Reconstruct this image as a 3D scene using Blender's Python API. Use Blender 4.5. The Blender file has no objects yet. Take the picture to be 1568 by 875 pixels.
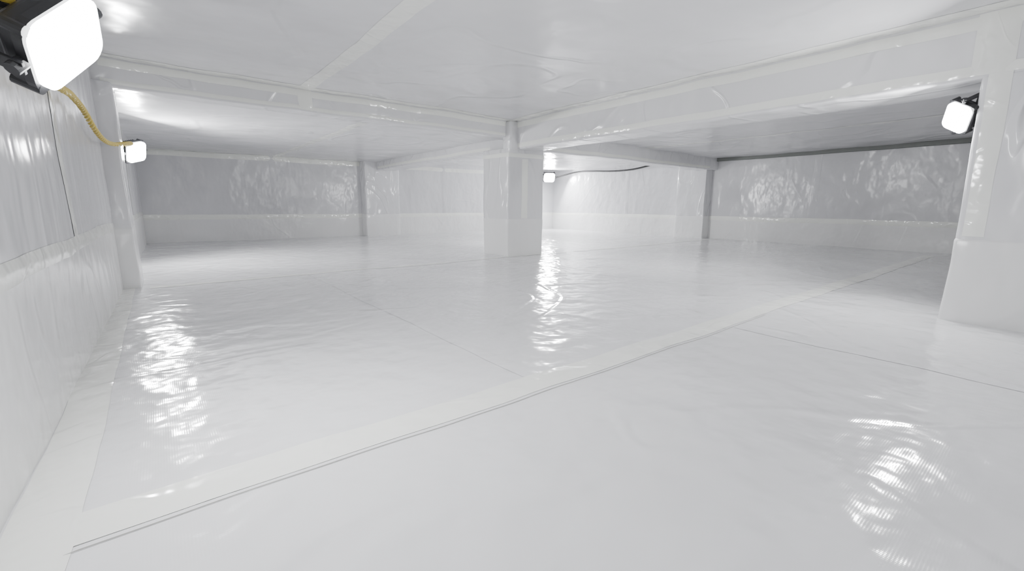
import bpy, bmesh, math, random
from mathutils import Vector, Matrix, noise
random.seed(3)
sc=bpy.context.scene
col=sc.collection
sc.view_settings.view_transform='AgX'
sc.view_settings.look='None'
sc.view_settings.exposure=.28

# ---------------------------------------------------------------- materials
def film(name, base, rough=0.3, bump=0.35, cscale=1.6, stretch=(1,1,1), scrim=0, var=0.06, ridge=.15, n2m=3.0):
    m=bpy.data.materials.new(name); m.use_nodes=True
    nt=m.node_tree; N=nt.nodes; L=nt.links
    b=N['Principled BSDF']
    b.inputs['Roughness'].default_value=rough
    b.inputs['IOR'].default_value=1.5
    g=N.new('ShaderNodeNewGeometry')
    mp=N.new('ShaderNodeMapping'); mp.inputs['Scale'].default_value=stretch
    L.new(g.outputs['Position'],mp.inputs['Vector'])
    n0=N.new('ShaderNodeTexNoise'); n0.inputs['Scale'].default_value=0.9; n0.inputs['Detail'].default_value=2
    L.new(mp.outputs['Vector'],n0.inputs['Vector'])
    mr=N.new('ShaderNodeMapRange'); mr.inputs['From Min'].default_value=.3; mr.inputs['From Max'].default_value=.7
    mr.inputs['To Min'].default_value=1-var; mr.inputs['To Max'].default_value=1+var*.5
    L.new(n0.outputs['Fac'],mr.inputs['Value'])
    hs=N.new('ShaderNodeVectorMath'); hs.operation='SCALE'; hs.inputs[0].default_value=base
    L.new(mr.outputs['Result'],hs.inputs['Scale']); L.new(hs.outputs['Vector'],b.inputs['Base Color'])
    n1=N.new('ShaderNodeTexNoise'); n1.inputs['Scale'].default_value=cscale; n1.inputs['Detail'].default_value=1.5
    n1.inputs['Distortion'].default_value=1.0; n1.inputs['Roughness'].default_value=.4
    L.new(mp.outputs['Vector'],n1.inputs['Vector'])
    a=N.new('ShaderNodeMath'); a.operation='SUBTRACT'; a.inputs[1].default_value=.5; L.new(n1.outputs['Fac'],a.inputs[0])
    c=N.new('ShaderNodeMath'); c.operation='ABSOLUTE'; L.new(a.outputs[0],c.inputs[0])
    d=N.new('ShaderNodeMapRange'); d.interpolation_type='SMOOTHSTEP'
    d.inputs['From Max'].default_value=.05; d.inputs['To Min'].default_value=1; d.inputs['To Max'].default_value=0
    L.new(c.outputs[0],d.inputs['Value'])
    n2=N.new('ShaderNodeTexNoise'); n2.inputs['Scale'].default_value=cscale*n2m; n2.inputs['Detail'].default_value=2
    n2.inputs['Roughness'].default_value=.4
    L.new(mp.outputs['Vector'],n2.inputs['Vector'])
    s=N.new('ShaderNodeMath'); s.operation='MULTIPLY_ADD'; s.inputs[1].default_value=ridge
    L.new(d.outputs['Result'],s.inputs[0]); L.new(n2.outputs['Fac'],s.inputs[2])
    bp=N.new('ShaderNodeBump'); bp.inputs['Strength'].default_value=bump; bp.inputs['Distance'].default_value=.03
    L.new(s.outputs[0],bp.inputs['Height'])
    prev=bp
    if scrim>0:
        w=[]
        for ax in 'XY':
            t=N.new('ShaderNodeTexWave'); t.bands_direction=ax; t.inputs['Scale'].default_value=60; t.inputs['Distortion'].default_value=0
            L.new(g.outputs['Position'],t.inputs['Vector']); w.append(t)
        m1=N.new('ShaderNodeMath'); m1.operation='ADD'; L.new(w[0].outputs['Fac'],m1.inputs[0]); L.new(w[1].outputs['Fac'],m1.inputs[1])
        b2=N.new('ShaderNodeBump'); b2.inputs['Strength'].default_value=scrim; b2.inputs['Distance'].default_value=.001
        L.new(m1.outputs[0],b2.inputs['Height']); L.new(bp.outputs['Normal'],b2.inputs['Normal']); prev=b2
    L.new(prev.outputs['Normal'],b.inputs['Normal'])
    return m
def plain(name,c,rough=.5,metal=0,emit=0):
    m=bpy.data.materials.new(name); m.use_nodes=True
    nt=m.node_tree;b=nt.nodes['Principled BSDF']
    n=nt.nodes.new('ShaderNodeTexNoise'); n.inputs['Scale'].default_value=60
    r=nt.nodes.new('ShaderNodeMapRange'); r.inputs['To Min'].default_value=max(0,rough-.08); r.inputs['To Max'].default_value=min(1,rough+.08)
    nt.links.new(n.outputs['Fac'],r.inputs['Value']); nt.links.new(r.outputs['Result'],b.inputs['Roughness'])
    b.inputs['Base Color'].default_value=(*c,1); b.inputs['Metallic'].default_value=metal
    if emit:
        b.inputs['Emission Color'].default_value=(.97,.99,1,1); b.inputs['Emission Strength'].default_value=emit
    return m
M_floor=film('vapor_barrier_floor',(.75,.75,.765),.14,.34,1.2,scrim=.04,ridge=.26,n2m=7.5,var=.09)
M_ceil=film('vapor_barrier_ceiling',(.715,.715,.732),.24,.50,1.0,ridge=.28,n2m=3.5)
M_wall=film('vapor_barrier_wall',(.67,.67,.688),.22,.55,1.3,(1,1,.6),ridge=.10,n2m=5,var=.12)
M_low=film('vapor_barrier_skirt',(.79,.79,.788),.22,.5,1.5,(1,1,.7),ridge=.10,n2m=4.5)
M_beam=film('vapor_barrier_beam',(.725,.725,.74),.2,.6,1.6,ridge=.28,n2m=3)
M_col=film('vapor_barrier_column',(.72,.72,.735),.2,.9,2.2,(1,1,.5),ridge=.3,n2m=3)
M_tape=film('seam_tape',(.855,.865,.825),.14,.35,3.0,ridge=.1)
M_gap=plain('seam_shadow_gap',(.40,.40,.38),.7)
M_shade=plain('painted_gap_shade',(.17,.18,.17),.6)
M_black=plain('black_housing',(.02,.02,.022),.4)
M_lens=plain('lamp_lens',(.9,.9,.9),.3,0,30)
M_yel=plain('yellow_plastic',(.62,.47,.08),.45)
M_cord=plain('black_rubber',(.015,.015,.015),.5)

# ---------------------------------------------------------------- mesh helpers
def wr(p, k=1.0):
    q=Vector(p)
    v=noise.noise_vector(q*0.9)*.011+noise.noise_vector(q*2.6+Vector((7,3,1)))*.0065+noise.noise_vector(q*6.5)*.0024
    return v*k
def mesh_obj(name,verts,faces,mats,fm=None,parent=None,smooth=True):
    me=bpy.data.meshes.new(name); me.from_pydata(verts,[],faces)
    for m in mats: me.materials.append(m)
    if fm: me.polygons.foreach_set('material_index',fm)
    if smooth: me.polygons.foreach_set('use_smooth',[True]*len(me.polygons))
    me.update()
    o=bpy.data.objects.new(name,me); col.objects.link(o)
    if parent: o.parent=parent
    return o
class Build:
    def __init__(s,mats,kk=1.0,sgn=1): s.v=[];s.f=[];s.m=[];s.mats=mats;s.kk=kk;s.sgn=sgn
    def patch(s,a,b,c,d,res=.06,off=0,mat=0,k=1.0,edge=None):
        a,b,c,d=map(Vector,(a,b,c,d))
        n=(b-a).cross(d-a).normalized()*s.sgn
        nu=max(1,int(math.ceil(max((b-a).length,(c-d).length)/res))); nv=max(1,int(math.ceil(max((d-a).length,(c-b).length)/res)))
        if off: nu=max(nu,3); nv=max(nv,3)
        o=len(s.v)
        for j in range(nv+1):
            for i in range(nu+1):
                u=i/nu;w=j/nv
                p=(a*(1-u)+b*u)*(1-w)+(d*(1-u)+c*u)*w
                q=p
                if edge and j==0: q=p+(a-d).normalized()*noise.noise(p*3)*edge
                of=off
                if off and (i in(0,nu) or j in(0,nv)): of=.0012
                s.v.append(q+wr(p,k*s.kk)+n*of)
        for j in range(nv):
            for i in range(nu):
                t=o+j*(nu+1)+i
                s.f.append((t,t+1,t+nu+2,t+nu+1)); s.m.append(mat)
    def rbox(s,lo,hi,r=.02,res=.08,mat=0,k=1.0):
        lo=Vector(lo);hi=Vector(hi)
        cs=[]
        for a in range(3):
            l,h=lo[a],hi[a]; n=max(1,int((h-l-2*r)/res))
            cs.append([l,l+.35*r]+[l+r+(h-l-2*r)*i/n for i in range(n+1)]+[h-.35*r,h])
        idx={}
        def P(i,j,kk):
            key=(i,j,kk)
            if key in idx: return idx[key]
            p=Vector((cs[0][i],cs[1][j],cs[2][kk]))
            inn=Vector([min(max(p[a],lo[a]+r),hi[a]-r) for a in range(3)])
            d=p-inn
            if d.length>1e-6: p=inn+d.normalized()*r
            s.v.append(p+wr(p,k*s.kk)); idx[key]=len(s.v)-1
            return idx[key]
        nx,ny,nz=[len(c)-1 for c in cs]
        def add(q): s.f.append(q); s.m.append(mat)
        for i in range(nx):
            for j in range(ny):
                add((P(i,j,0),P(i,j+1,0),P(i+1,j+1,0),P(i+1,j,0)))
                add((P(i,j,nz),P(i+1,j,nz),P(i+1,j+1,nz),P(i,j+1,nz)))
        for i in range(nx):
            for kk in range(nz):
                add((P(i,0,kk),P(i+1,0,kk),P(i+1,0,kk+1),P(i,0,kk+1)))
                add((P(i,ny,kk),P(i,ny,kk+1),P(i+1,ny,kk+1),P(i+1,ny,kk)))
        for j in range(ny):
            for kk in range(nz):
                add((P(0,j,kk),P(0,j,kk+1),P(0,j+1,kk+1),P(0,j+1,kk)))
                add((P(nx,j,kk),P(nx,j+1,kk),P(nx,j+1,kk+1),P(nx,j,kk+1)))
    def obj(s,name,parent=None): return mesh_obj(name,s.v,s.f,s.mats,s.m,parent)

XR,YF,YN=8.15,8.53,-2.2
ZC,ZL,ZR=1.544,1.377,1.46
def xl(y): return -.31+.016*y

# ---------------------------------------------------------------- floor
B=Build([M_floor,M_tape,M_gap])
B.patch((-.5,YN-.1,0),(XR+.1,YN-.1,0),(XR+.1,YF+.1,0),(-.5,YF+.1,0),.05)
def ftape(x0,x1,y0,y1,off=.004,edge=None,mat=1):
    B.patch((x0,y0,0),(x1,y0,0),(x1,y1,0),(x0,y1,0),.04,off,mat,1,edge)
ftape(-.18,7.6,1.005,1.12,.0035,.006)
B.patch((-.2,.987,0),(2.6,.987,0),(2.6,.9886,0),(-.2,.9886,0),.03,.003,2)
ftape(-.1,XR,4.03,4.12,.003)
B.patch((.95,1.12,0),(1.02,1.12,0),(1.02,4.02,0),(.95,4.02,0),.035,.0025,0)
B.patch((2.2,YN,0),(2.28,YN,0),(2.28,.98,0),(2.2,.98,0),.035,.0025,0)
B.patch((xl(0)-.01,YN,0),(-.18,YN,0),(-.18,4.1,0),(xl(4.1)-.01,4.1,0),.035,.003,1)
floor=B.obj('floor')

# ---------------------------------------------------------------- walls
def wall(name,a,b,h,zt0,zt1,low=True):
    W=Build([M_wall,M_low,M_tape],1.1,-1)
    a=Vector((*a,0));b=Vector((*b,0)); up=Vector((0,0,1))
    W.patch(a+up*zt0,b+up*zt0,b+up*(h+.05),a+up*(h+.05),.06,0,0)
    W.patch(a-up*.02,b-up*.02,b+up*zt1,a+up*zt1,.06,.0035,1)
    W.patch(a+up*zt0,b+up*zt0,b+up*zt1,a+up*zt1,.035,.006,2)
    return W
W=wall('wall_left',(xl(YF),YF),(xl(YN),YN),1.6,.40,.47)
for y in (1.15,2.5,6.3):
    W.patch((xl(y+.05),y+.05,.47),(xl(y),y-.05,.47),(xl(y),y-.05,1.55),(xl(y+.05),y+.05,1.55),.04,.004,2)
W.obj('wall_left')
W=wall('wall_far',(XR,YF),(-.4,YF),1.5,.33,.42)
for x in (1.6,4.9,6.6): W.patch((x+.05,YF,.42),(x-.05,YF,.42),(x-.05,YF,1.46),(x+.05,YF,1.46),.04,.004,0)
W.patch((XR,YF,1.30),(-.3,YF,1.30),(-.3,YF,1.38),(XR,YF,1.38),.04,.004,2)
W.obj('wall_far')
W=wall('wall_right',(XR,YN),(XR,YF),1.6,.33,.42)
for y in (2.6,6.2): W.patch((XR,y-.05,.42),(XR,y+.05,.42),(XR,y+.05,1.46),(XR,y-.05,1.46),.04,.004,0)
W.obj('wall_right')
W=wall('wall_near',(-.5,YN),(XR,YN),1.6,.33,.42); W.obj('wall_near')
S=Build([M_shade]); S.rbox((XR-.07,YN,1.405),(XR-.01,4.25,1.465),.008,.3,0,.6); S.obj('shadow_strip_1')  # dark strip painted in for the shadowed gap along the wall top

# ---------------------------------------------------------------- ceiling (three levels between beams)
C=Build([M_ceil,M_tape],1.4)
def cpatch(x0,y0,x1,y1,z,res=.06,off=0,mat=0): C.patch((x0,y1,z),(x1,y1,z),(x1,y0,z),(x0,y0,z),res,off,mat)
cpatch(-.45,YN-.1,3.45,4.25,ZC)
cpatch(-.45,4.2,3.45,YF+.1,ZL)
cpatch(3.4,YN-.1,XR+.1,YF+.1,ZR)
cpatch(1.02,YN,1.13,4.17,ZC,.035,.003,1)
cpatch(-.3,4.06,3.3,4.16,ZC,.035,.003,1)
cpatch(3.20,YN,3.31,4.1,ZC,.035,.003,1)
cpatch(1.6,4.3,1.7,YF,ZL,.035,.003,1)
cpatch(-.3,8.42,3.3,8.53,ZL,.035,.003,1)
cpatch(5.9,YN,6.0,YF,ZR,.035,.003,1)
C.obj('ceiling')

# ---------------------------------------------------------------- beams
def beam(lo,hi): 
    b=Build([M_beam,M_tape],1.2); b.rbox(lo,hi,.018,.06,0,1); return b
b=beam((3.31,YN-.05,1.232),(3.65,4.30,1.60))
def bx(y0,y1,z0,z1,x=3.31,off=.004): b.patch((x,y1,z0),(x,y0,z0),(x,y0,z1),(x,y1,z1),.035,off,1,1)
bx(YN,4.1,1.470,1.530); bx(YN,4.1,1.25,1.30); bx(.28,.43,1.25,1.54,off=.007); bx(.0,.05,1.25,1.54,off=.007)
b.obj('ceiling_beam')
b=beam((3.31,4.26,1.232),(3.65,YF-.2,1.42)); bx(4.6,YF-.3,1.26,1.30); b.obj('ceiling_beam')
b=beam((xl(4.2)-.03,4.164,1.362),(3.36,4.34,1.60))
def by(x0,x1,z0,z1,y=4.164,off=.004): b.patch((x0,y,z0),(x1,y,z0),(x1,y,z1),(x0,y,z1),.035,off,1,1)
by(-.2,3.2,1.485,1.535); by(-.2,3.2,1.38,1.41); by(1.02,1.13,1.375,1.54,off=.008); b.obj('ceiling_beam')
b=beam((3.6,4.18,1.25),(XR+.02,4.5,1.5)); by(3.75,XR-.3,1.27,1.31,4.18); b.obj('ceiling_beam')

# ---------------------------------------------------------------- columns and pilasters
def column(name,lo,hi,split=.44,extras=None):
    K=Build([M_col,M_low,M_tape],1.2); K.rbox(lo,hi,.016,.05,0,1)
    e=.0035
    K.rbox((lo[0]-e,lo[1]-e,lo[2]),(hi[0]+e,hi[1]+e,split),.016,.05,1,1)
    if extras: extras(K)
    return K.obj(name)
def ex1(K):
    K.rbox((3.20,4.085,1.19),(3.34,4.22,1.545),.02,.04,0,1.3)
    K.rbox((3.196,4.096,1.14),(3.744,4.604,1.20),.016,.05,2,1)
    K.patch((3.40,4.1,.44),(3.49,4.1,.44),(3.49,4.1,1.13),(3.40,4.1,1.13),.035,.004,2)
column('support_column',(3.20,4.10,-.02),(3.74,4.60,1.25),.44,ex1)
def ex2(K):
    K.patch((3.31,.36,.45),(3.31,.28,.45),(3.31,.28,1.25),(3.31,.36,1.25),.035,.004,2)
column('support_column',(3.31,-.16,-.02),(3.80,.384,1.25),.44,ex2)
column('wall_pilaster',(xl(4)-.03,4.09,-.02),(-.145,4.5,1.38),.44)
column('wall_pilaster',(3.08,8.28,-.02),(3.75,YF+.02,1.4),.42)
column('wall_pilaster',(7.92,4.27,-.02),(XR+.02,4.85,1.45),.42)

# ---------------------------------------------------------------- work lights and added fill lamps
def bm_box(bm,lo,hi,bev,mi,vert_only=False):
    r=bmesh.ops.create_cube(bm,size=1)
    vs=r['verts']
    for v in vs:
        v.co=Vector([(lo[a]+hi[a])/2+v.co[a]*(hi[a]-lo[a]) for a in range(3)])
    es=list({e for v in vs for e in v.link_edges}); fs={f for v in vs for f in v.link_faces}
    if vert_only: es=[e for e in es if abs(e.verts[0].co.z-e.verts[1].co.z)>1e-5]
    for f in fs: f.material_index=mi
    if bev: 
        rr=bmesh.ops.bevel(bm,geom=es,offset=bev,segments=5,affect='EDGES',profile=.5)
        for f in rr['faces']: f.material_index=mi
def bm_cyl(bm,p0,p1,r,mi,seg=16):
    p0=Vector(p0);p1=Vector(p1);d=p1-p0
    rr=bmesh.ops.create_cone(bm,cap_ends=True,segments=seg,radius1=r,radius2=r,depth=d.length)
    mt=Matrix.Translation((p0+p1)/2)@d.to_track_quat('Z','Y').to_matrix().to_4x4()
    bmesh.ops.transform(bm,matrix=mt,verts=rr['verts'])
    for f in {f for v in rr['verts'] for f in v.link_faces}: f.material_index=mi
def part(name,parent,mats,fn):
    bm=bmesh.new(); fn(bm); me=bpy.data.meshes.new(name); bm.to_mesh(me); bm.free()
    for m in mats: me.materials.append(m)
    o=bpy.data.objects.new(name,me); col.objects.link(o); o.parent=parent; return o
def tube(name,pts,r,mat,parent=None,twist=0,bevres=3):
    cu=bpy.data.curves.new(name,'CURVE'); cu.dimensions='3D'; cu.bevel_depth=r; cu.bevel_resolution=bevres
    cu.materials.append(mat)
    P=[Vector(p) for p in pts]; P=[P[0]*2-P[1]]+P+[P[-1]*2-P[-2]]
    out=[]
    for i in range(1,len(P)-2):
        for t in range(24):
            t/=24
            a,b_,c,d=P[i-1:i+3]
            out.append(.5*((2*b_)+(c-a)*t+(2*a-5*b_+4*c-d)*t*t+(3*b_-a-3*c+d)*t**3))
    out.append(P[-2])
    def spl(q):
        s=cu.splines.new('POLY'); s.points.add(len(q)-1)
        for k,p in enumerate(q): s.points[k].co=(*p,1)
    if twist:
        for ph in (0,math.pi):
            q=[];L=0
            for k,p in enumerate(out):
                t=(out[min(k+1,len(out)-1)]-out[max(k-1,0)]).normalized()
                n=t.cross(Vector((0,0,1)));n.normalize();bn=t.cross(n)
                if k: L+=(p-out[k-1]).length
                an=L*twist+ph; q.append(p+(n*math.cos(an)+bn*math.sin(an))*r*1.15)
            spl(q)
    else: spl(out)
    o=bpy.data.objects.new(name,cu); col.objects.link(o)
    bpy.context.view_layer.objects.active=o
    for x in bpy.context.selected_objects: x.select_set(False)
    o.select_set(True); bpy.ops.object.convert(target='MESH'); o=bpy.context.object; o.name=name
    if parent: o.parent=parent
    return o
def work_or_fill_light(loc,direction,power,s=1.0,spin=0):
    e=bpy.data.objects.new('work_or_fill_light',None); col.objects.link(e); e.empty_display_size=.1
    q=Vector(direction).to_track_quat('Z','Y').to_matrix().to_4x4()
    e.matrix_world=Matrix.Translation(loc)@q@Matrix.Rotation(math.radians(spin),4,'Z')@Matrix.Scale(s,4)
    def hous(bm):
        bm_box(bm,(-.076,-.064,-.034),(.076,.064,.004),.014,0)
        bm_box(bm,(-.081,-.069,-.004),(.081,.069,.010),.028,0,True)
        for i in range(9):
            x=-.06+i*.015; bm_box(bm,(x-.002,-.055,-.055),(x+.002,.055,-.03),0,0)
        bm_box(bm,(-.035,-.035,-.068),(.035,.035,-.03),.006,0)
        for x in(-.070,.070):
            for y in(-.058,.058): bm_cyl(bm,(x,y,-.03),(x,y,.011),.010,0,12)
    part('housing',e,[M_black],hous)
    def lens(bm):
        bm_box(bm,(-.075,-.063,.006),(.075,.063,.022),.030,0,True)
    part('lens',e,[M_lens],lens)
    def brk(bm):
        for x in(-.092,.092):
            bm_box(bm,(x-.003,-.012,-.085),(x+.003,.012,.01),.001,0); bm_cyl(bm,(x-.012,0,0),(x+.012,0,0),.011,0,12)
        bm_box(bm,(-.095,-.012,-.088),(.095,.012,-.082),.001,0)
    part('bracket',e,[M_black],brk)
    li=bpy.data.lights.new('led_array','AREA'); li.shape='RECTANGLE'; li.size=.115; li.size_y=.095; li.energy=power
    li.color=(.985,.990,1)
    lo=bpy.data.objects.new('led_array',li); col.objects.link(lo); lo.parent=e
    lo.matrix_parent_inverse=Matrix.Identity(4)
    lo.location=(0,0,.0235); lo.rotation_euler=(math.pi,0,0)
    return e
l1=work_or_fill_light((-.120,1.31,.922),(.83,-.28,-.42),17,1.15,50)
l2=work_or_fill_light((-.115,5.70,1.085),(.78,-.52,-.30),46,1.45,15)
l3=work_or_fill_light((7.74,8.27,1.29),(-.45,-.75,-.45),85,1.8,0)
l4=work_or_fill_light((3.37,.450,1.075),(-.68,.58,-.42),22,.98,55)
fill_column=work_or_fill_light((3.95,4.80,.95),(.75,.60,.02),34)  # unseen fill lamp added behind the column to brighten the far walls
fill_beam=work_or_fill_light((3.74,2.4,1.395),(.7,.1,-.7),15,.9)  # added fill lamp tucked behind the beam to brighten the right wall
# unseen fill lamp added behind the camera to brighten faces turned towards it
fill_rear=work_or_fill_light((-.12,-1.7,.95),(.50,.85,-.05),11,1.0)
def child_tube(name,pts,r,mat,par):
    o=tube(name,pts,r,mat); bpy.context.view_layer.update(); o.parent=par; o.matrix_parent_inverse=par.matrix_world.inverted(); return o
bpy.context.view_layer.update()
child_tube('yellow_handle',[(-.17,1.27,.96),(-.195,1.20,.985),(-.235,1.14,.99),(-.28,1.10,.99)],.011,M_yel,l1)
child_tube('yellow_handle',[(-.19,5.66,1.11),(-.20,5.5,1.13),(-.225,5.35,1.15)],.016,M_yel,l2)
tube('yellow_extension_cord',[(-.215,1.52,.92),(-.215,1.7,.955),(-.215,2.2,.985),(-.225,2.6,1.03),(-.225,3.0,1.035),(-.215,3.3,.985),(-.20,3.6,.96),(-.17,3.9,.97),(-.11,4.1,1.0),(-.10,4.4,1.03),(-.15,5.2,1.09)],.0065,M_yel,None,70)
child_tube('black_extension_cord',[(7.84,8.25,1.27),(7.95,8.0,1.33),(8.06,7.6,1.40),(8.06,7.1,1.39),(8.06,6.5,1.36),(8.06,6.0,1.37),(8.07,5.5,1.44)],.017,M_cord,l3)

# ---------------------------------------------------------------- world and camera
w=bpy.data.worlds.new('world'); sc.world=w; w.use_nodes=True
w.node_tree.nodes['Background'].inputs[0].default_value=(.5,.5,.52,1); w.node_tree.nodes['Background'].inputs[1].default_value=.3
cd=bpy.data.cameras.new('camera'); cam=bpy.data.objects.new('camera',cd); col.objects.link(cam)
cd.sensor_width=36; cd.lens=674.4/1568*36; cd.clip_start=.02
cam.matrix_world=Matrix.Translation((0,0,.6))@Matrix.Rotation(math.radians(-38.505),4,'Z')@Matrix.Rotation(math.radians(90-10.356),4,'X')@Matrix.Rotation(math.radians(.356),4,'Z')
sc.camera=cam
